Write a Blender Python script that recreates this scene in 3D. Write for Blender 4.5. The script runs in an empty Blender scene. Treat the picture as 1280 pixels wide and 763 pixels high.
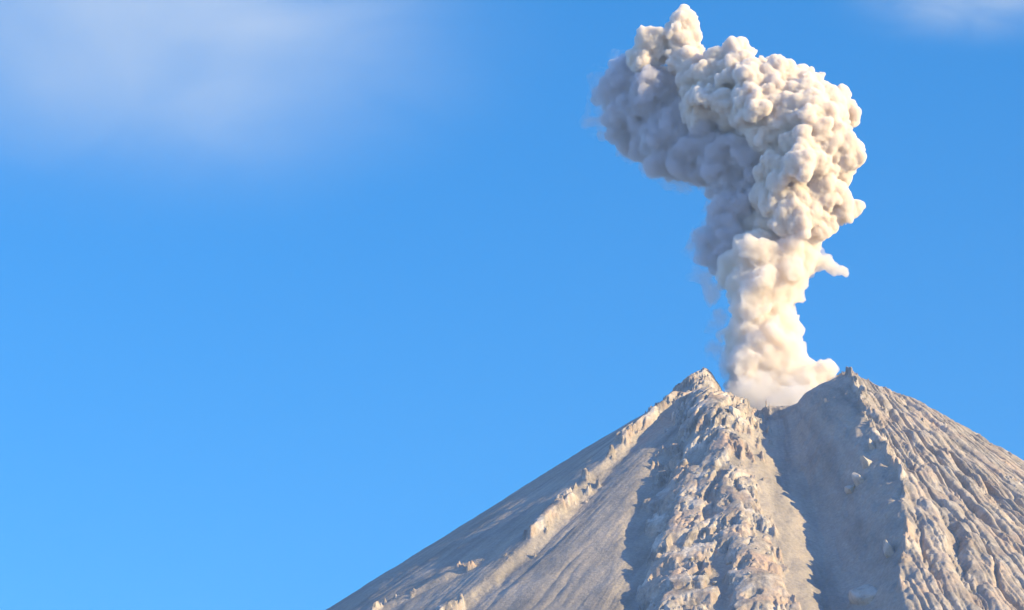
import bpy, bmesh, math, random
import numpy as np
from mathutils import Vector

random.seed(11)
rng = np.random.default_rng(11)
sc = bpy.context.scene
col = sc.collection
R = math.radians

# ------------------------------------------------------------------ camera figures (metres)
CAM = np.array([0.0, -4000.0, 2.0])
PITCH = R(16.0)
FPX = 4136.0                                  # focal length in pixels of a 1280 px wide frame
FWD = np.array([0, math.cos(PITCH), math.sin(PITCH)])
UP = np.array([0, -math.sin(PITCH), math.cos(PITCH)])
SUN_EL, SUN_AZ = R(19.5), R(24.0)             # azimuth measured from +X towards the camera
SUN = Vector((math.cos(SUN_EL) * math.cos(SUN_AZ), -math.cos(SUN_EL) * math.sin(SUN_AZ), math.sin(SUN_EL)))
AX, AY = 325.0, 0.0                           # the volcano's axis
HC = 1112.0                                   # height its slopes would meet at


def ray(px, py):
    d = FWD * FPX + np.array([1.0, 0, 0]) * (px - 640) + UP * (381.5 - py)
    return d / np.linalg.norm(d)


def at(px, py, Y):
    """world point seen in that direction in the vertical plane at depth Y"""
    d = ray(px, py)
    return CAM + d * ((Y - CAM[1]) / d[1])


# ------------------------------------------------------------------ numpy noise
def _h(ix, iy, iz, seed):
    n = (ix.astype(np.uint32) * np.uint32(374761393) + iy.astype(np.uint32) * np.uint32(668265263)
         + iz.astype(np.uint32) * np.uint32(2147483647 - 1274126177) + np.uint32(seed * 974711 & 0xffffffff))
    n = (n ^ (n >> np.uint32(13))) * np.uint32(1274126177)
    n = (n ^ (n >> np.uint32(15))) * np.uint32(2246822519)
    return n ^ (n >> np.uint32(16))


def perlin2(x, y, seed=0):
    xi = np.floor(x); yi = np.floor(y)
    fx = x - xi; fy = y - yi
    xi = xi.astype(np.int64); yi = yi.astype(np.int64)
    u = fx * fx * fx * (fx * (fx * 6 - 15) + 10); v = fy * fy * fy * (fy * (fy * 6 - 15) + 10)
    z = np.zeros_like(xi)

    def g(ax, ay, dx, dy):
        a = _h(ax, ay, z, seed).astype(np.float64) * (2 * math.pi / 4294967296.0)
        return np.cos(a) * dx + np.sin(a) * dy
    n00 = g(xi, yi, fx, fy); n10 = g(xi + 1, yi, fx - 1, fy)
    n01 = g(xi, yi + 1, fx, fy - 1); n11 = g(xi + 1, yi + 1, fx - 1, fy - 1)
    a = n00 + u * (n10 - n00); b = n01 + u * (n11 - n01)
    return (a + v * (b - a)) * 1.5


def fbm2(x, y, o, seed=0, gain=.5):
    s = 0; a = 1.0
    for k in range(o):
        s = s + a * perlin2(x, y, seed + k); x = x * 2.03 + 7.1; y = y * 2.03 - 3.7; a *= gain
    return s


def ridged2(x, y, o, seed=0, gain=.5):
    s = 0; a = 1.0; w = 1.0
    for k in range(o):
        n = 1 - np.abs(perlin2(x, y, seed + k)); n = n * n
        s = s + a * n * w; w = np.clip(n * 1.6, 0, 1); x = x * 2.07 + 3.3; y = y * 2.07 + 9.1; a *= gain
    return s


def cells2(x, y, seed=0):
    """Worley cells: distance to nearest, to second nearest, and a random value and tilt of the nearest cell"""
    xi = np.floor(x).astype(np.int64); yi = np.floor(y).astype(np.int64)
    d1 = np.full(x.shape, 9.0); d2 = np.full(x.shape, 9.0)
    rv = np.zeros(x.shape); tx = np.zeros(x.shape); z = np.zeros_like(xi)
    for i in (-1, 0, 1):
        for j in (-1, 0, 1):
            h = _h(xi + i, yi + j, z, seed); h2 = _h(xi + i, yi + j, z + 1, seed)
            cx = xi + i + (h & np.uint32(0xffff)) / 65536.0; cy = yi + j + (h >> np.uint32(16)) / 65536.0
            d = np.hypot(x - cx, y - cy)
            near = d < d1
            d2 = np.where(near, d1, np.minimum(d2, d)); d1 = np.where(near, d, d1)
            rv = np.where(near, (h2 & np.uint32(0xffff)) / 65536.0, rv)
            an = (h2 >> np.uint32(16)) / 65536.0 * 2 * math.pi
            tx = np.where(near, (x - cx) * np.cos(an) + (y - cy) * np.sin(an), tx)
    return d1, d2, rv, tx


def noise3(p, seed):
    xi = np.floor(p).astype(np.int64); f = p - xi; u = f * f * (3 - 2 * f); s = 0
    for i in (0, 1):
        for j in (0, 1):
            for k in (0, 1):
                v = _h(xi[:, 0] + i, xi[:, 1] + j, xi[:, 2] + k, seed) / 4294967296.0
                s = s + v * (u[:, 0] if i else 1 - u[:, 0]) * (u[:, 1] if j else 1 - u[:, 1]) * (u[:, 2] if k else 1 - u[:, 2])
    return s * 2 - 1


def sstep(a, b, x):
    t = np.clip((x - a) / (b - a), 0, 1)
    return t * t * (3 - 2 * t)


# ------------------------------------------------------------------ the volcano as a height field
def slope_of(th):
    # steeper on the west side, gentler on the east
    return .650 - .016 * np.sin(th) + .02 * np.minimum(np.sin(th), 0)*-1 + .012 * np.cos(2 * th)


def cone(x, y):
    r = np.hypot(x - AX, y - AY); th = np.arctan2(x - AX, -(y - AY))
    return HC - slope_of(th) * r


def drop(px, py, dz=0.0):
    """plan position where a sight line meets the plain cone raised by dz"""
    d = ray(px, py)
    lo, hi = 2800.0, 4600.0
    t = lo
    while t < hi:
        p = CAM + d * t
        if p[2] < cone(p[0], p[1]) + dz:
            break
        t += 2.0
    p = CAM + d * t
    return p[0], p[1]


def poly(pts, dz=(0,)):
    return np.array([drop(p[0], p[1], dz[min(i, len(dz) - 1)]) for i, p in enumerate(pts)])


def along(x, y, P):
    """signed distance to a polyline in plan (positive on its right looking downhill as seen from the front) and position 0..1"""
    best = np.full(x.shape, 1e9); sd = np.zeros(x.shape); tt = np.zeros(x.shape)
    n = len(P) - 1
    L = np.hypot(*(P[1:] - P[:-1]).T); C = np.concatenate([[0], np.cumsum(L)])
    for i in range(n):
        a, b = P[i], P[i + 1]; e = b - a; l2 = (e ** 2).sum()
        t = np.clip(((x - a[0]) * e[0] + (y - a[1]) * e[1]) / l2, 0, 1)
        dx = x - (a[0] + t * e[0]); dy = y - (a[1] + t * e[1])
        d = np.hypot(dx, dy); c = (e[0] * dy - e[1] * dx)
        m = d < best
        best = np.where(m, d, best); sd = np.where(m, np.where(c >= 0, d, -d), sd); tt = np.where(m, (C[i] + t * L[i]) / C[-1], tt)
    return sd, tt


def crest(sd, wl, wr, sharp=1.0):
    d = np.where(sd < 0, -sd / wl, sd / wr)
    tri = np.clip(1 - d, 0, 1)
    return sharp * tri + (1 - sharp) * tri * tri * (3 - 2 * tri)


SPUR = poly([(878, 476), (876, 530), (868, 580), (850, 630), (836, 690), (830, 763), (824, 900)], (2, 6, 12, 17))
SPU2 = poly([(893, 500), (902, 560), (912, 620), (934, 690), (950, 763), (962, 880)], (2, 10, 14))
LGUL = poly([(858, 520), (836, 580), (818, 640), (806, 700), (798, 770), (788, 900)], (0, -6, -9))
LCRE = poly([(866, 482), (837, 504), (757, 571), (698, 639), (658, 682), (618, 714), (570, 754), (490, 820)], (0, 6, 6, 5, 4))
LROC = poly([(846, 560), (838, 590), (830, 625), (822, 650)])
LCR2 = poly([(600, 700), (575, 712), (520, 742), (480, 763), (400, 820)])
CHAN = poly([(962, 500), (985, 570), (1020, 630), (1050, 690), (1078, 763), (1104, 900)], (-20, -30, -28, -26))
RRID = poly([(1052, 474), (1078, 512), (1100, 552), (1120, 590), (1135, 622), (1130, 680), (1132, 763), (1140, 900)], (4, 40, 46, 48))


def height(x, y):
    """height, hardness of the ground against running water, and 1 where bare rock stands out of the ash"""
    r = np.hypot(x - AX, y - AY); th = np.arctan2(x - AX, -(y - AY))
    wx = 14 * fbm2(x / 90, y / 90, 3, 3); wy = 14 * fbm2(x / 90, y / 90, 3, 7)
    fx = 4 * fbm2(x / 22, y / 22, 4, 13); fy = 4 * fbm2(x / 22, y / 22, 4, 17)
    X, Y = x + wx * .45 + fx * .8, y + wy * .45 + fy * .8
    h = HC - slope_of(th) * r
    far = sstep(1100, 2400, r)
    # ---- summit: crater bowl, broken open towards the front, between two peaks
    cap = 989 + 4 * fbm2(x / 40, y / 40, 3, 23)
    p1x, p1y = AX - 92, AY - 6
    p2x, p2y = AX + 90, AY - 4
    cap = cap + 66 * np.exp(-((np.abs(x - p1x) / np.where(x < p1x, 48, 38)) ** 2 + ((y - p1y) / 66) ** 2)) + 72 * np.exp(-(np.abs((x - p2x) / np.where(x < p2x, 28, 70)) ** 2 + ((y - p2y) / 66) ** 2))
    k = 4.0
    h = -k * np.logaddexp(-h / k, -cap / k)
    h = h - 30 * np.exp(-((r / 58) ** 4))
    # ---- big forms
    s_sp, t_sp = along(X, Y, SPUR)
    s_s2, t_s2 = along(X, Y, SPU2)
    s_lg, t_lg = along(X, Y, LGUL)
    s_lc, t_lc = along(X, Y, LCRE)
    s_l2, t_l2 = along(X, Y, LCR2)
    s_ch, t_ch = along(X, Y, CHAN)
    s_rr, t_rr = along(X, Y, RRID)
    h = h + crest(s_sp, 24, 130, .4) * (4 + 5 * sstep(.0, .3, t_sp)) + crest(s_s2, 34, 46, .3) * 9 * sstep(.02, .2, t_s2)
    h = h - crest(s_lg, 36, 22, .0) * 8 * sstep(0, .2, t_lg)
    h = h + crest(s_lc, 60, 20, .5) * 7 * (1 - .45 * sstep(.5, 1, t_lc)) * sstep(0, .06, t_lc)
    h = h - crest(s_lc - 16, 14, 40, .2) * 4 * sstep(.05, .2, t_lc)
    h = h + crest(s_l2, 30, 14, .5) * 5 * sstep(0, .2, t_l2)
    h = h - crest(s_ch, 80, 60, .0) * (34 - 8 * sstep(.1, .5, t_ch))
    rrj = 1 + .12 * fbm2(x / 30, y / 30, 4, 37)
    h = h + crest(s_rr, 66 + 16 * sstep(.1, .4, t_rr), 240, .92) * (4 + 42 * sstep(0, .12, t_rr) + 4 * sstep(.2, .5, t_rr)) * rrj
    right = sstep(-10, 22, s_rr) * sstep(30, 110, r) * sstep(AX + 25, AX + 65, x)
    # ---- long rills straight downhill
    q0 = fbm2(x / 170, y / 170, 3, 41)
    grow = np.clip(r / 420, .2, 1.2)

    def rills(fq, ln, warp, sd, wd=3.0):
        qq = th + .5 * warp / fq * fbm2(x / 190, y / 190, 2, sd + 31) + .10 / fq * fbm2(x / 30, y / 30, 2, sd + 11)
        v = np.clip(1 - np.abs(perlin2(qq * fq, r / ln, sd)) * wd, 0, 1) ** 1.4
        return v * (.25 + .75 * sstep(-.3, .3, fbm2(th * 6, r / 260, 3, sd + 20)))
    cut = right * grow * (11 * rills(13, 1500, 1.2, 43, 3.8) + 10 * rills(29, 1400, 1.6, 45, 3.8) + 5.0 * rills(58, 1100, 1.6, 47, 3.4) + 2.6 * rills(120, 900, 1.4, 49))
    lefts = sstep(.2, -.2, s_lg / 60 + .2) * (1 - right)
    cut = cut + grow * (1 - right) * (.5 * rills(70, 800, 1.0, 46, 2.2) + 1.5 * rills(21, 900, 1.2, 48, 2.0)) * (.5 + .5 * sstep(-.9, -.3, th))
    ash = h - cut + .35 * fbm2(x / 14, y / 14, 4, 67) + 1.5 * fbm2(x / 60, y / 60, 3, 71)
    # ---- bare rock: ribs, ledges and broken blocks that stand out of the ash where they are higher than it
    peak = np.exp(-(((x - p1x) / 40) ** 2 + ((y - p1y) / 70) ** 2))
    peak2 = np.exp(-(((x - p2x) / 20) ** 2 + ((y - p2y) / 50) ** 2))
    rib = ridged2(th * 21 + .6 * q0 + .05 * fx, r / 240 + .01 * fy, 6, 53, .55) - 1.0
    du, dv = th * 280 + 5 * q0 + .5 * fx, r + .5 * fy          # across and down the slope
    crag = ridged2(du / 34, dv / 58, 6, 54, .6) - 1.0
    ang = .35 * perlin2(x / 30, y / 30, 58)

    def blocks(sx, sy, sd):
        d1, d2, rv, tx = cells2(du / sx + ang, dv / sy - ang, sd)
        return rv - .5, tx, d2 - d1
    b1 = blocks(15, 30, 57); b2 = blocks(7.5, 13, 59); b3 = blocks(4.2, 6, 60)
    broken = np.sign(b1[0]) * b1[0] ** 2 * 10 + b1[1] * 4.5 + np.sign(b2[0]) * b2[0] ** 2 * 12 + b2[1] * 4.5 + b3[0] * 2.2 + b3[1] * 2.4
    where = np.maximum.reduce([1.25 * np.clip(np.maximum(crest(s_sp, 40, 84), crest(s_s2, 50, 42)) * 1.5, 0, 1) * sstep(.0, .04, t_sp + .02) * sstep(88, 118, r),
                               1.45 * peak, .6 * peak2, 1.15 * crest(along(X, Y, LROC)[0], 26, 30), .80 * crest(s_lc, 16, 24) * sstep(0, .04, t_lc), .25 * crest(s_l2, 14, 18),
                               .9 * crest(s_rr, 5, 22) * sstep(.02, .1, t_rr), .10 * right])
    patch = fbm2(du / 34, dv / 70, 5, 51)
    bias = -12.5 + 13 * where - 1.0 * right + 9.5 * patch * np.clip(where * 2, .2, 1)
    bias = np.where(where < .05, -30, bias) - 7 * sstep(.9, .2, where) * (1 - right)
    rock = h + bias + rib * (16 - 2 * right) + crag * 17 * (1 - .8 * right) + broken * (.95 - .7 * right) - cut * .8
    k = .35
    d = np.clip((rock - ash) / k, -30, 30)
    hh = ash + k * np.logaddexp(0, d)
    bare = 1 / (1 + np.exp(-d))
    hh = hh + bare * .5 * fbm2(x / 5, y / 5, 3, 73)
    # ---- the lower slopes run out to the plain
    low = 420 * np.exp(-np.clip(r - 1100, 0, None) / 650.0)
    hh = hh * (1 - far) + far * low * .9
    hh = np.where(r > 3000, hh * (1 - sstep(3000, 3800, r)), hh)
    hard = np.where(r < 100, -.02, np.clip(.02 + .2 * right + .12 * bare, 0, 1) * (1 - crest(s_ch, 70, 50)))
    bare = np.clip(np.maximum(bare, .55 * right * sstep(-2, 12, s_rr)) + .15 * patch * right, 0, 1)
    return hh - 1.5 * sstep(3000, 3800, r), hard, bare


def erode(H, K, drops, batches, steps, seed, cell):
    """running water: drops slide downhill, pick rock up where they run fast and drop it where they slow down"""
    g = np.random.default_rng(seed)
    ny_, nx_ = H.shape
    H = H / cell
    P = np.maximum(K.ravel() + .02, 0); K = np.maximum(K, 0); cdf = np.cumsum(P); cdf /= cdf[-1]
    for b_ in range(batches):
        start = np.searchsorted(cdf, g.random(drops))
        px = (start % nx_) + g.random(drops); py = (start // nx_) + g.random(drops)
        dx = np.zeros(drops); dy = np.zeros(drops); sp = np.ones(drops); wa = np.ones(drops); se = np.zeros(drops)
        for s_ in range(steps):
            px = np.clip(px, 2, nx_ - 4); py = np.clip(py, 2, ny_ - 4)
            ix = px.astype(int); iy = py.astype(int); u = px - ix; v = py - iy
            k0 = iy * nx_ + ix; f = H.ravel()
            a, b, c, d = f[k0], f[k0 + 1], f[k0 + nx_], f[k0 + nx_ + 1]
            gx = (b - a) * (1 - v) + (d - c) * v; gy = (c - a) * (1 - u) + (d - b) * u
            h0 = a * (1 - u) * (1 - v) + b * u * (1 - v) + c * (1 - u) * v + d * u * v
            dx = dx * .25 - gx * .75; dy = dy * .25 - gy * .75
            l = np.hypot(dx, dy) + 1e-6; dx /= l; dy /= l
            qx = np.clip(px + dx, 2, nx_ - 4); qy = np.clip(py + dy, 2, ny_ - 4)
            jx = qx.astype(int); jy = qy.astype(int); u2 = qx - jx; v2 = qy - jy; k1 = jy * nx_ + jx
            h1 = f[k1] * (1 - u2) * (1 - v2) + f[k1 + 1] * u2 * (1 - v2) + f[k1 + nx_] * (1 - u2) * v2 + f[k1 + nx_ + 1] * u2 * v2
            dh = h1 - h0
            cap = np.maximum(-dh - .12, .0) * sp * wa * 1.1
            dep = np.where(dh > 0, np.minimum(np.minimum(dh * .5, se), .05), np.minimum(np.maximum(se - cap, 0) * .15, .03))
            ero = np.where(dh > 0, 0, np.minimum(np.minimum(np.maximum(cap - se, 0) * .05, -dh * .3), .03)) * K.ravel()[k0]
            se = se - dep + ero
            chg = dep - ero
            ww = np.concatenate([chg * (1 - u) * (1 - v), chg * u * (1 - v), chg * (1 - u) * v, chg * u * v])
            kk = np.concatenate([k0, k0 + 1, k0 + nx_, k0 + nx_ + 1])
            H = H + np.bincount(kk, ww, minlength=nx_ * ny_).reshape(ny_, nx_)
            sp = np.sqrt(np.maximum(sp * sp * .96 - dh * .5, .01)); sp = np.minimum(sp, 3); wa *= .985
            px, py = qx, qy
        L = (np.roll(H, 1, 0) + np.roll(H, -1, 0) + np.roll(H, 1, 1) + np.roll(H, -1, 1)) / 4
        H = H + np.clip(L - H, -.15, .15) * .02
    return H * cell


def axis(lo, hi, step, out_lo, out_hi):
    a = list(np.arange(lo, hi + .01, step))
    s = step
    while a[-1] < out_hi:
        s = min(s * 1.12, 90); a.append(a[-1] + s)
    s = step; b = []
    c = lo
    while c > out_lo:
        s = min(s * 1.12, 90); c -= s; b.append(c)
    return np.array(b[::-1] + a)


def new_mesh(name, verts, quads):
    me = bpy.data.meshes.new(name)
    me.vertices.add(len(verts)); me.vertices.foreach_set('co', np.asarray(verts, dtype=np.float32).ravel())
    n = len(quads)
    me.loops.add(n * 4); me.loops.foreach_set('vertex_index', np.asarray(quads, dtype=np.int32).ravel())
    me.polygons.add(n)
    me.polygons.foreach_set('loop_start', np.arange(n, dtype=np.int32) * 4)
    me.polygons.foreach_set('use_smooth', np.ones(n, dtype=bool))
    me.update(calc_edges=True); me.validate()
    return me


def link(name, me, mat=None, parent=None):
    o = bpy.data.objects.new(name, me); col.objects.link(o)
    if mat: me.materials.append(mat)
    if parent: o.parent = parent
    return o


def tag(o, label=None, cat=None, group=None, kind=None):
    for k, v in (('label', label), ('category', cat), ('group', group), ('kind', kind)):
        if v: o[k] = v
    return o


# ------------------------------------------------------------------ materials
def mat_new(name):
    m = bpy.data.materials.new(name); m.use_nodes = True
    nt = m.node_tree; nt.nodes.clear()
    out = nt.nodes.new('ShaderNodeOutputMaterial')
    return m, nt, out


def N(nt, t, **kw):
    n = nt.nodes.new(t)
    for k, v in kw.items():
        if k in n.inputs: n.inputs[k].default_value = v
        else: setattr(n, k, v)
    return n


def noise(nt, vec, scale, detail=6, rough=.6, dist=0):
    n = N(nt, 'ShaderNodeTexNoise', Scale=scale, Detail=detail, Roughness=rough, Distortion=dist)
    nt.links.new(vec, n.inputs['Vector']); return n.outputs['Fac']


def ramp(nt, fac, stops, interp='LINEAR'):
    r = nt.nodes.new('ShaderNodeValToRGB'); r.color_ramp.interpolation = interp
    e = r.color_ramp.elements
    while len(e) < len(stops): e.new(.5)
    for el, (p, c) in zip(e, stops):
        el.position = p; el.color = (*c, 1) if len(c) == 3 else c
    nt.links.new(fac, r.inputs[0]); return r.outputs[0]


def mix(nt, fac, a, b, mode='MIX'):
    n = nt.nodes.new('ShaderNodeMix'); n.data_type = 'RGBA'; n.blend_type = mode
    for s, v in ((n.inputs[0], fac), (n.inputs[6], a), (n.inputs[7], b)):
        if hasattr(v, 'is_output'): nt.links.new(v, s)
        elif isinstance(v, (int, float)): s.default_value = v
        else: s.default_value = (*v, 1)
    return n.outputs[2]


def rock_material():
    m, nt, out = mat_new('volcanic_rock')
    b = N(nt, 'ShaderNodeBsdfPrincipled', Roughness=.95); b.inputs['Specular IOR Level'].default_value = .15
    geo = nt.nodes.new('ShaderNodeNewGeometry'); P = geo.outputs['Position']
    rk = nt.nodes.new('ShaderNodeAttribute'); rk.attribute_name = 'rock'
    ash = ramp(nt, noise(nt, P, .012, 5, .6), [(.3, (.28, .238, .19)), (.7, (.385, .328, .262))])
    rock = ramp(nt, noise(nt, P, .035, 7, .7, .4), [(.24, (.10, .088, .078)), (.38, (.22, .185, .15)), (.50, (.37, .315, .25)), (.62, (.54, .475, .39)), (.8, (.30, .25, .20))])
    rust = ramp(nt, noise(nt, P, .02, 5, .65), [(.46, (0, 0, 0)), (.62, (1, 1, 1))])
    rock = mix(nt, rust, rock, (.39, .285, .21))
    c = mix(nt, rk.outputs['Fac'], ash, rock)
    sep = nt.nodes.new('ShaderNodeSeparateXYZ'); nt.links.new(P, sep.inputs[0])
    dx_ = N(nt, 'ShaderNodeMath', operation='SUBTRACT'); dx_.inputs[1].default_value = AX; nt.links.new(sep.outputs[0], dx_.inputs[0])
    ny_ = N(nt, 'ShaderNodeMath', operation='MULTIPLY'); ny_.inputs[1].default_value = -1; nt.links.new(sep.outputs[1], ny_.inputs[0])
    azi = N(nt, 'ShaderNodeMath', operation='ARCTAN2'); nt.links.new(dx_.outputs[0], azi.inputs[0]); nt.links.new(ny_.outputs[0], azi.inputs[1])
    com = nt.nodes.new('ShaderNodeCombineXYZ')
    a2_ = N(nt, 'ShaderNodeMath', operation='MULTIPLY'); a2_.inputs[1].default_value = 9; nt.links.new(azi.outputs[0], a2_.inputs[0])
    z2_ = N(nt, 'ShaderNodeMath', operation='MULTIPLY'); z2_.inputs[1].default_value = .004; nt.links.new(sep.outputs[2], z2_.inputs[0])
    nt.links.new(a2_.outputs[0], com.inputs[0]); nt.links.new(z2_.outputs[0], com.inputs[1])
    strk = ramp(nt, noise(nt, com.outputs[0], 2.2, 8, .62, .3), [(.3, (.66, .67, .70)), (.5, (1, 1, 1)), (.7, (1.26, 1.2, 1.13))])
    c = mix(nt, 1.0, c, strk, 'MULTIPLY')
    grain = ramp(nt, noise(nt, P, .25, 6, .75), [(.3, (.78, .78, .78)), (.7, (1.18, 1.18, 1.18))])
    c = mix(nt, 1.0, c, grain, 'MULTIPLY')
    nt.links.new(c, b.inputs['Base Color'])
    bp = N(nt, 'ShaderNodeBump', Strength=.75, Distance=2.2)
    nt.links.new(noise(nt, P, .22, 8, .7), bp.inputs['Height'])
    nt.links.new(bp.outputs[0], b.inputs['Normal'])
    nt.links.new(b.outputs[0], out.inputs[0])
    return m


ROCK = rock_material()

# ------------------------------------------------------------------ build the volcano
xs = axis(-330, 700, 1.25, -4200, 4200)
ys = axis(-900, 90, 1.25, -3900, 4200)
GX, GY = np.meshgrid(xs, ys)
Hh, hard, bare = height(GX.ravel(), GY.ravel())
H2 = Hh.reshape(len(ys), len(xs)); K2 = hard.reshape(H2.shape)
i0, i1 = np.searchsorted(xs, (-329, 699)); j0, j1 = np.searchsorted(ys, (-899, 89))
sub = erode(H2[j0:j1, i0:i1].copy(), K2[j0:j1, i0:i1], 30000, 14, 70, 5, 1.25)
ed = np.minimum(np.minimum(np.arange(j1 - j0), np.arange(j1 - j0)[::-1])[:, None], np.minimum(np.arange(i1 - i0), np.arange(i1 - i0)[::-1])[None, :])
ed = np.clip(ed / 20.0, 0, 1)
H2[j0:j1, i0:i1] = H2[j0:j1, i0:i1] * (1 - ed) + sub * ed
Hh = H2.ravel()
verts = np.stack([GX.ravel(), GY.ravel(), Hh], 1)
nx, ny = len(xs), len(ys)
idx = np.arange(nx * ny).reshape(ny, nx)
quads = np.stack([idx[:-1, :-1].ravel(), idx[:-1, 1:].ravel(), idx[1:, 1:].ravel(), idx[1:, :-1].ravel()], 1)
me = new_mesh('volcano', verts, quads)


at_ = me.attributes.new('rock', 'FLOAT', 'POINT')
at_.data.foreach_set('value', bare.astype(np.float32))
nrm = np.empty(len(verts) * 3, dtype=np.float32); me.vertex_normals.foreach_get('vector', nrm); nrm = nrm.reshape(-1, 3)
fc = verts[quads[:, 0]]; fx_, fy_ = fc[:, 0], fc[:, 1]
a_sp, a_t = along(fx_, fy_, SPUR); a_s2, _t = along(fx_, fy_, SPU2); a_lc, _t = along(fx_, fy_, LCRE); a_rr, _t = along(fx_, fy_, RRID)
fr = np.hypot(fx_ - AX, fy_); jig = .12 * fbm2(fx_ / 20, fy_ / 20, 3, 95)
sel = np.zeros(len(quads), dtype=int)
front = (fr < 1000) & (fy_ < 60)
sel[front & (a_rr + 60 * jig > 2) & (fx_ > AX + 30)] = 3
sel[front & (crest(a_lc, 22, 26) + jig > .2)] = 2
sel[front & (np.maximum(crest(a_sp, 44, 118), crest(a_s2, 60, 62)) + jig > .25) & (fx_ < AX + 40) & (a_t < .97)] = 1
sel[(fr < 70) & (sel == 0) & (verts[quads[:, 0], 2] < 1002)] = 4


def patch_of(name, pick, parent=None):
    q_ = quads[pick]; use, inv = np.unique(q_, return_inverse=True)
    m_ = new_mesh(name, verts[use], inv.reshape(-1, 4))
    m_.attributes.new('rock', 'FLOAT', 'POINT').data.foreach_set('value', bare[use].astype(np.float32))
    m_.normals_split_custom_set_from_vertices(nrm[use].tolist())
    return link(name, m_, ROCK, parent)


bpy.data.meshes.remove(me)
volcano = patch_of('volcano', sel == 0)
tag(volcano, 'steep grey brown volcano cone with an open crater, rocky spur and shaded gully', 'volcano', kind='structure')
for num, name in ((1, 'rocky_spur'), (2, 'rocky_crest'), (3, 'furrowed_flank'), (4, 'crater')):
    if (sel == num).any(): patch_of(name, sel == num, volcano)
volcano.children[0]['label'] = 'rugged tan spur of broken rock'

# ------------------------------------------------------------------ loose boulders and single outcrops
HG = Hh.reshape(ny, nx)


def ground_z(x, y):
    i = np.clip(np.searchsorted(xs, x) - 1, 0, nx - 2); j = np.clip(np.searchsorted(ys, y) - 1, 0, ny - 2)
    u = (x - xs[i]) / (xs[i + 1] - xs[i]); v_ = (y - ys[j]) / (ys[j + 1] - ys[j])
    return HG[j, i] * (1 - u) * (1 - v_) + HG[j, i + 1] * u * (1 - v_) + HG[j + 1, i] * (1 - u) * v_ + HG[j + 1, i + 1] * u * v_


def on_slope(px, py):
    d = ray(px, py); t = 2900.0
    while t < 4600:
        p = CAM + d * t
        if ground_z(p[0], p[1]) > p[2]: return p
        t += .8
    return None


def boulder_material():
    m, nt, out = mat_new('pale_boulder_rock')
    b = N(nt, 'ShaderNodeBsdfPrincipled', Roughness=.9); b.inputs['Specular IOR Level'].default_value = .2
    geo = nt.nodes.new('ShaderNodeNewGeometry'); P = geo.outputs['Position']
    nt.links.new(ramp(nt, noise(nt, P, .09, 8, .7), [(.3, (.25, .215, .17)), (.5, (.41, .36, .29)), (.7, (.53, .47, .39))]), b.inputs['Base Color'])
    bp = N(nt, 'ShaderNodeBump', Strength=.6, Distance=.6); nt.links.new(noise(nt, P, .8, 7, .7), bp.inputs['Height'])
    nt.links.new(bp.outputs[0], b.inputs['Normal']); nt.links.new(b.outputs[0], out.inputs[0]); return m


BOULDER = boulder_material()


def rock_mesh(name, g, sx, sy, sz):
    """a broken block: the hull of scattered points, edges chipped and faces made uneven"""
    b_ = bmesh.new()
    for _ in range(16):
        v_ = Vector((g.gauss(0, 1), g.gauss(0, 1), g.gauss(0, 1))).normalized() * g.uniform(.8, 1.1)
        b_.verts.new((v_.x, v_.y, v_.z))
    r_ = bmesh.ops.convex_hull(b_, input=b_.verts)
    bmesh.ops.delete(b_, geom=[e for e in r_['geom_interior'] if isinstance(e, bmesh.types.BMVert)], context='VERTS')
    bmesh.ops.bevel(b_, geom=list(b_.edges), offset=.07, segments=1, affect='EDGES', clamp_overlap=True)
    bmesh.ops.triangulate(b_, faces=b_.faces)
    bmesh.ops.subdivide_edges(b_, edges=b_.edges, cuts=2, use_grid_fill=True)
    c_ = np.array([v_.co[:] for v_ in b_.verts]); n_ = noise3(c_ * 2.6 + g.uniform(0, 90), 5) * .09 + noise3(c_ * 7 + 3, 6) * .04
    for v_, q, d_ in zip(b_.verts, c_, n_):
        q = q * (1 + d_); v_.co = (q[0] * sx, q[1] * sy, q[2] * sz)
    me_ = bpy.data.meshes.new(name); b_.to_mesh(me_); b_.free(); return me_


gr = random.Random(41)
for px, py, w_, hgt, tilt, lab in (
        (1091, 556, 4, 9, .5, 'pale rock slab in the shaded gully wall, uppermost of a slanting row of slabs'),
        (1083, 580, 5, 11, .6, 'long tilted pale rock slab second from the top of the row in the shaded gully'),
        (1073, 599, 6, 9, .7, 'broad pale rock slab third from the top of the row in the shaded gully'),
        (1063, 611, 5, 6, .9, 'smallest pale rock slab at the lower end of the row in the shaded gully'),
        (1112, 690, 5, 11, .2, 'lone upright pale slab low in the shaded gully under the jagged ridge'),
        (1081, 748, 12, 13, .4, 'big lumpy pale outcrop where the gully shadow ends at the bottom edge'),
        (919, 519, 7, 10, .3, 'pale rounded rock knob on the open side of the pointed left summit')):
    w_ *= 1.3; hgt *= 1.4; p = on_slope(px, py + 4)
    if p is None: continue
    o = link('rock_outcrop', rock_mesh('rock_outcrop', gr, w_, w_ * 1.5, hgt), BOULDER)
    o.location = (p[0], p[1], p[2] + hgt * .2); o.rotation_euler = (gr.uniform(-.2, .2), -tilt, gr.uniform(-.5, .5))
    tag(o, lab, 'rock outcrop', 'single rock outcrops on the cone')
kinds = [rock_mesh('boulder', gr, 1, gr.uniform(.7, 1.1), gr.uniform(.6, .95)) for _ in range(7)]
nb = 0
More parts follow.
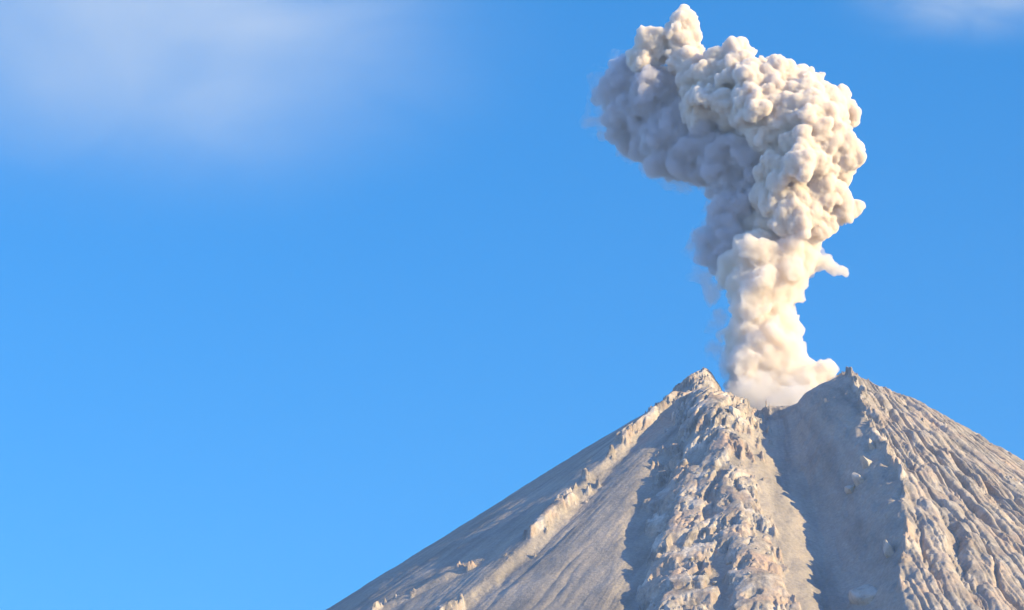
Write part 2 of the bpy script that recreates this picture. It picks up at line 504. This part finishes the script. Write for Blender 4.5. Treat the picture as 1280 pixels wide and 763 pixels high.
while nb < 34:
    py = gr.uniform(520, 762); px = gr.uniform(845, 900 + (py - 500) * .36)
    p = on_slope(px, py)
    if p is None: continue
    o = link('boulder', kinds[nb % 7]); k_ = gr.choice((1.6, 2.0, 2.6, 3.4))
    if not o.data.materials: o.data.materials.append(BOULDER)
    o.scale = (k_, k_, k_); o.location = (p[0], p[1], p[2] + k_ * .35); o.rotation_euler = (gr.uniform(-.4, .4), gr.uniform(-.4, .4), gr.uniform(0, 6.3))
    tag(o, 'small pale angular boulder lying among the crags of the central rocky spur', 'boulder', 'boulders on the rocky spur')
    nb += 1

# ------------------------------------------------------------------ the ground to the horizon
bm = bmesh.new()
S = 30000
for p in ((-S, -S), (S, -S), (S, S), (-S, S)): bm.verts.new((p[0], p[1], -1.0))
bm.faces.new(bm.verts)
gm = bpy.data.meshes.new('ground'); bm.to_mesh(gm); bm.free()
m, nt, out = mat_new('plain_soil')
b = N(nt, 'ShaderNodeBsdfPrincipled', Roughness=.95)
geo = nt.nodes.new('ShaderNodeNewGeometry')
nt.links.new(ramp(nt, noise(nt, geo.outputs['Position'], .004, 8, .6), [(.35, (.06, .075, .04)), (.65, (.15, .13, .10))]), b.inputs['Base Color'])
nt.links.new(b.outputs[0], out.inputs[0])
tag(link('ground', gm, m), kind='structure')

# ------------------------------------------------------------------ ash plume
def icos():
    b_ = bmesh.new(); bmesh.ops.create_icosphere(b_, subdivisions=2, radius=1)
    v = np.array([v.co[:] for v in b_.verts]); f = np.array([[q.index for q in p.verts] for p in b_.faces]); b_.free(); return v, f


IV, IF = icos()


def balls_mesh(name, balls):
    V = []; F = []; o = 0
    for (c, r) in balls:
        V.append(IV * r + c); F.append(IF + o); o += len(IV)
    me_ = bpy.data.meshes.new(name); V = np.concatenate(V); F = np.concatenate(F)
    me_.from_pydata(V.tolist(), [], F.tolist()); return me_


def puffs(main, n1, n2, seed, k1=(.30, .52), k2=(.32, .5)):
    g = random.Random(seed)
    balls = []

    def dirn():
        while True:
            v = np.array([g.uniform(-1, 1) for _ in range(3)])
            l = np.linalg.norm(v)
            if .1 < l < 1: return v / l
    for c, r in main:
        balls.append((c, r * .93))
        for _ in range(n1):
            r1 = r * g.uniform(*k1); d = dirn()
            c1 = c + d * (r * .97 - r1 * .45)
            balls.append((c1, r1))
            for _ in range(n2):
                r2 = r1 * g.uniform(*k2); e = dirn()
                if (e * d).sum() < -.1: e = -e
                balls.append((c1 + e * (r1 - r2 * .4), r2))
    return balls


def remesh(me_, size):
    o = bpy.data.objects.new('remesh', me_); col.objects.link(o)
    md = o.modifiers.new('remesh', 'REMESH'); md.mode = 'VOXEL'; md.voxel_size = size; md.use_smooth_shade = True
    dg = bpy.context.evaluated_depsgraph_get(); dg.update()
    res = bpy.data.meshes.new_from_object(o.evaluated_get(dg))
    bpy.data.objects.remove(o); bpy.data.meshes.remove(me_)
    return res


def voxel_union(name, balls, size, amps):
    me_ = remesh(balls_mesh(name, balls), size)
    roughen(me_, amps)
    me_ = remesh(me_, size)
    me_.name = name
    return me_


def cells3(p, seed):
    """distance from each point to the nearest of a jittered lattice of centres"""
    xi = np.floor(p).astype(np.int64); best = np.full(len(p), 9.0)
    for i in (-1, 0, 1):
        for j in (-1, 0, 1):
            for k in (-1, 0, 1):
                q = xi + np.array([i, j, k]); h_ = _h(q[:, 0], q[:, 1], q[:, 2], seed)
                c = q + np.stack([(h_ & np.uint32(1023)) / 1023.0, ((h_ >> np.uint32(10)) & np.uint32(1023)) / 1023.0, ((h_ >> np.uint32(20)) & np.uint32(1023)) / 1023.0], 1)
                best = np.minimum(best, ((p - c) ** 2).sum(1))
    return np.sqrt(best)


def roughen(me_, amps, seed=91):
    """push the surface out into round lumps with sharp creases between them, at several sizes"""
    n = len(me_.vertices)
    co = np.empty(n * 3, dtype=np.float32); me_.vertices.foreach_get('co', co); co = co.reshape(-1, 3).astype(np.float64)
    for k, (sc_, a) in enumerate(SHEAR):
        co = co + a * np.stack([noise3(co / sc_ + 41.7 * j + k * 9.1, seed + 70 + 5 * k + j) for j in range(3)], 1)
    for k, (sc_, a) in enumerate(amps):
        me_.vertices.foreach_set('co', co.astype(np.float32).ravel()); me_.update()
        no = np.empty(n * 3, dtype=np.float32); me_.vertex_normals.foreach_get('vector', no); no = no.reshape(-1, 3)
        w_ = np.stack([noise3(co / (sc_ * 1.7) + 31 * j, seed + 7 * k + j) for j in range(3)], 1) * .45
        f = cells3(co / sc_ + w_ + k * 17.3, seed + k)
        strength = .7 + .7 * np.clip(noise3(co / 60 + 5 * k, seed + 50 + k) + .3, 0, 1)
        co = co + no * (a * strength * (.8 - 1.9 * f * f))[:, None]
    me_.vertices.foreach_set('co', co.astype(np.float32).ravel()); me_.update()


def volume_mat(name, color, density, aniso=0.0):
    m, nt, out = mat_new(name)
    v = N(nt, 'ShaderNodeVolumePrincipled'); v.inputs['Color'].default_value = (*color, 1)
    v.inputs['Density'].default_value = density; v.inputs['Anisotropy'].default_value = aniso
    nt.links.new(v.outputs[0], out.inputs['Volume'])
    m.cycles.homogeneous_volume = True if hasattr(m.cycles, 'homogeneous_volume') else True
    return m


def B(px, py, r, dy=0.0):
    return (at(px, py, AY + dy), r)


SHEAR = [(38, 11.0), (19, 7.0), (9.5, 4.6), (5, 2.6)]
AMPS = [(38, 6.5), (20, 4.2), (10, 2.3), (5, .9), (3, .5)]
head = [B(992, 262, 36, -16), B(1024, 258, 28, -12), B(1046, 256, 17, -8), B(968, 250, 26, -4),
        B(1010, 202, 48, -26), B(1036, 180, 36, -20), B(1002, 146, 46, -14), B(1030, 138, 32, -6), B(990, 172, 42, -22), B(950, 132, 44, -12),
        B(970, 104, 30, 0), B(925, 98, 33, 6), B(922, 74, 19, 10), B(893, 106, 32, 18), B(906, 134, 22, 4), B(1006, 118, 26, 0), B(1050, 208, 20, -14),
        B(848, 44, 24, 30), B(851, 26, 12, 30), B(818, 58, 20, 40), B(850, 72, 24, 34), B(868, 58, 16, 30), B(794, 76, 10, 44), B(862, 104, 16, 20), B(880, 130, 26, 8),
        B(1064, 256, 9, -4)]
column = [B(972, 498, 40), B(1008, 490, 30, -4), B(938, 486, 28), B(1026, 470, 16, -4), B(1040, 464, 10),  B(960, 455, 48, 0), B(996, 458, 24),
          B(954, 412, 45), B(952, 372, 46, -4), B(950, 334, 43, 2), B(980, 350, 36), B(988, 312, 36, 6), B(960, 290, 34, 16), B(1000, 284, 26, 12),
          B(1041, 330, 6, -4), B(1033, 322, 7, -2), B(1020, 322, 12), B(1048, 335, 4, -4), B(1014, 344, 12), B(1002, 370, 9), B(984, 404, 14), B(994, 436, 12)]
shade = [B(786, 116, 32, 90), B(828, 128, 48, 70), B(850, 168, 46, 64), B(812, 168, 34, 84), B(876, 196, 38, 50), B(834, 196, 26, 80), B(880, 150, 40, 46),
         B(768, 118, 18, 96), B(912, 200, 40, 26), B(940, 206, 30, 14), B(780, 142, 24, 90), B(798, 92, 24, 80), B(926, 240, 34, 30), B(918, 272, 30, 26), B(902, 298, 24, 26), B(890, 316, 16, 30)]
skirt = [B(924, 490, 22, -40), B(948, 504, 26, -62), B(978, 510, 26, -72), B(1004, 504, 24, -66), B(1024, 494, 20, -50), B(930, 498, 22, -50), B(960, 478, 30, -30), B(1000, 480, 28, -30), B(1038, 478, 12, -16), B(912, 468, 16, -10), B(918, 440, 14, 0)]
plume = bpy.data.objects.new('ash_plume', None); col.objects.link(plume)
plume.location = (AX, AY, 990)
tag(plume, 'tall billowing plume of cream and grey ash rising out of the crater', 'ash plume', kind='thing')


def smoke(name, balls, n1, n2, seed, size, amps, material, **kw):
    me_ = voxel_union(name, puffs(balls, n1, n2, seed, **kw), size, amps)
    o = link(name, me_, material, plume)
    o.location = -plume.location
    return o


smoke('billowing_head', head, 16, 5, 5, 1.15, AMPS, volume_mat('dense_ash', (.945, .893, .815), .4), k1=(.16, .5), k2=(.26, .5))
smoke('rising_column', column, 10, 4, 6, 1.4, [(26, 4.0), (13, 2.4), (6.5, 1.5), (3.4, .7)], volume_mat('warm_ash', (.952, .90, .815), .14), k1=(.2, .45))
smoke('shaded_billow', shade, 14, 5, 8, 1.5, AMPS, volume_mat('shade_toned_ash', (.78, .745, .74), .13), k1=(.16, .45))  # plume's shade side: shade put into the colour by a lower albedo
fringe = [(c + np.array([-4.0, 12.0, 0]), r_ + 7) for c, r_ in shade] + [B(898, 400, 17, 20), B(893, 362, 18, 25), B(888, 430, 15, 20), B(905, 450, 16, 10), B(880, 345, 13, 30)]
m, nt, out = mat_new('drifting_ash')
geo = nt.nodes.new('ShaderNodeNewGeometry')
dn = N(nt, 'ShaderNodeMapRange'); dn.interpolation_type = 'SMOOTHSTEP'
dn.inputs['From Min'].default_value = .40; dn.inputs['From Max'].default_value = .80; dn.inputs['To Max'].default_value = .09
nt.links.new(noise(nt, geo.outputs['Position'], .03, 5, .55, .8), dn.inputs['Value'])
v = N(nt, 'ShaderNodeVolumePrincipled'); v.inputs['Color'].default_value = (.86, .85, .84, 1)
nt.links.new(dn.outputs[0], v.inputs['Density']); nt.links.new(v.outputs[0], out.inputs['Volume'])
m.cycles.volume_step_rate = .12
smoke('drifting_ash', fringe, 8, 3, 12, 2.2, [(24, 4), (12, 2)], m)
smoke('dust_skirt', skirt, 10, 4, 9, 1.8, [(24, 4), (12, 2)], volume_mat('settling_dust', (.93, .895, .84), .032))

# ------------------------------------------------------------------ thin clouds high in the sky behind the mountain
def cloud(name, px, py, Y, rx, ry, rz, dens, seed, label):
    c = at(px, py, Y); k = (Y + 4000) / 4000.0
    b_ = bmesh.new(); bmesh.ops.create_icosphere(b_, subdivisions=5, radius=1)
    v = np.array([q.co[:] for q in b_.verts])
    n_ = noise3(v * 1.6 + seed, 3) * .28 + noise3(v * 3.6 + seed, 4) * .12
    for q, a_, d_ in zip(b_.verts, v, n_):
        a_ = a_ * (1 + d_)
        q.co = (a_[0] * rx * k, a_[1] * ry * k, a_[2] * rz * k)
    me_ = bpy.data.meshes.new(name); b_.to_mesh(me_); b_.free()
    for p_ in me_.polygons: p_.use_smooth = True
    m, nt, out = mat_new('cloud_vapour')
    tc = nt.nodes.new('ShaderNodeTexCoord')
    mp = N(nt, 'ShaderNodeMapping'); mp.inputs['Scale'].default_value = (1 / (rx * k), 1 / (ry * k), 1 / (rz * k))
    nt.links.new(tc.outputs['Object'], mp.inputs['Vector'])
    ln = N(nt, 'ShaderNodeVectorMath', operation='LENGTH'); nt.links.new(mp.outputs[0], ln.inputs[0])
    fall = N(nt, 'ShaderNodeMapRange'); fall.interpolation_type = 'SMOOTHERSTEP'
    fall.inputs['From Min'].default_value = .92; fall.inputs['From Max'].default_value = 0.0
    nt.links.new(ln.outputs['Value'], fall.inputs['Value'])
    ofs = N(nt, 'ShaderNodeVectorMath', operation='ADD'); ofs.inputs[1].default_value = (seed, seed * 2, 0)
    nt.links.new(mp.outputs[0], ofs.inputs[0])
    nz = N(nt, 'ShaderNodeMapRange'); nz.inputs['From Min'].default_value = .25; nz.inputs['From Max'].default_value = .72
    nt.links.new(noise(nt, ofs.outputs[0], 2.3, 7, .55, 1.2), nz.inputs['Value'])
    mu = N(nt, 'ShaderNodeMath', operation='MULTIPLY'); pw = N(nt, 'ShaderNodeMath', operation='POWER'); pw.inputs[1].default_value = 1.9; nt.links.new(fall.outputs[0], pw.inputs[0]); nt.links.new(pw.outputs[0], mu.inputs[0]); nt.links.new(nz.outputs[0], mu.inputs[1])
    m2 = N(nt, 'ShaderNodeMath', operation='MULTIPLY'); m2.inputs[1].default_value = dens; nt.links.new(mu.outputs[0], m2.inputs[0])
    v_ = N(nt, 'ShaderNodeVolumePrincipled'); v_.inputs['Color'].default_value = (.93, .90, .80, 1)
    nt.links.new(m2.outputs[0], v_.inputs['Density']); nt.links.new(v_.outputs[0], out.inputs['Volume'])
    o = link(name, me_, m); o.location = c
    tag(o, label, 'cloud', kind='thing')


cloud('thin_cloud', 200, 40, 16000, 760, 300, 400, .00082, 3.0, 'broad soft white veil of cloud high in the sky, away from the plume')
cloud('thin_cloud', 1215, -8, 17000, 290, 200, 100, .0010, 8.0, 'small faint streak of cloud at the top of the sky above the gentler slope')

# ------------------------------------------------------------------ air between the camera and the mountain
bm = bmesh.new(); bmesh.ops.create_cube(bm, size=1)
hm = bpy.data.meshes.new('haze'); bm.to_mesh(hm); bm.free()
m, nt, out = mat_new('air')
v = N(nt, 'ShaderNodeVolumePrincipled'); v.inputs['Color'].default_value = (.5, .74, 1, 1); v.inputs['Density'].default_value = 2.2e-5
nt.links.new(v.outputs[0], out.inputs['Volume'])
hz = link('haze', hm, m); hz.scale = (2 * S + 2000, 2 * S + 2000, 1652); hz.location = (0, 0, 1652 / 2 - 2)
tag(hz, kind='stuff')

# ------------------------------------------------------------------ light and sky
w = bpy.data.worlds.new('World'); sc.world = w; w.use_nodes = True
nt = w.node_tree
sky = nt.nodes.new('ShaderNodeTexSky'); sky.sky_type = 'NISHITA'; sky.sun_disc = False
sky.sun_elevation = SUN_EL
sky.sun_rotation = math.atan2(SUN.x, SUN.y)
sky.altitude = 2500; sky.air_density = 1.0; sky.dust_density = 0.0; sky.ozone_density = 4.0
bg = nt.nodes['Background']; bg.inputs['Strength'].default_value = .132
# sky tint: deep blue in the north, unseen rest brightened as added fill
tc = nt.nodes.new('ShaderNodeTexCoord')
dp = N(nt, 'ShaderNodeVectorMath', operation='DOT_PRODUCT'); dp.inputs[1].default_value = Vector((-.05, .95, .3)).normalized()
nt.links.new(tc.outputs['Generated'], dp.inputs[0])
mr = N(nt, 'ShaderNodeMapRange'); mr.interpolation_type = 'SMOOTHSTEP'
mr.inputs['From Min'].default_value = .35; mr.inputs['From Max'].default_value = .92
nt.links.new(dp.outputs['Value'], mr.inputs['Value'])
tint = mix(nt, mr.outputs[0], (1.0, 1.25, 1.68), (.155, .68, .92))
sz = nt.nodes.new('ShaderNodeSeparateXYZ'); nt.links.new(tc.outputs['Generated'], sz.inputs[0])
up_ = N(nt, 'ShaderNodeMapRange'); up_.inputs['From Min'].default_value = .17; up_.inputs['From Max'].default_value = .36
nt.links.new(sz.outputs[2], up_.inputs['Value'])
even = mix(nt, up_.outputs[0], (1.03, .92, .90), (.66, 1.07, 1.07))
tint2 = mix(nt, mr.outputs[0], (1, 1, 1), even)
nt.links.new(mix(nt, 1.0, mix(nt, 1.0, sky.outputs[0], tint, 'MULTIPLY'), tint2, 'MULTIPLY'), bg.inputs['Color'])
sl = bpy.data.lights.new('sun', 'SUN'); sl.energy = 5.0; sl.angle = R(.5); sl.color = (1.0, .80, .43)
so = bpy.data.objects.new('sun', sl); col.objects.link(so)
so.rotation_euler = (-SUN).to_track_quat('-Z', 'Y').to_euler(); so.location = SUN * 5000

cam = bpy.data.cameras.new('camera'); co_ = bpy.data.objects.new('camera', cam); col.objects.link(co_)
co_.location = CAM; co_.rotation_euler = (math.pi / 2 + PITCH, 0, 0)
cam.sensor_width = 36; cam.lens = 36 * FPX / 1280; cam.clip_start = 1; cam.clip_end = 200000
sc.camera = co_
vs = sc.view_settings
vs.view_transform = 'Standard'; vs.look = 'None'; vs.gamma = 1; vs.use_curve_mapping = False; vs.exposure = 0.95
cy = sc.cycles
cy.max_bounces = 24; cy.volume_bounces = 20; cy.diffuse_bounces = 3; cy.transparent_max_bounces = 24
cy.use_denoising = True
cy.volume_step_rate = 1.0
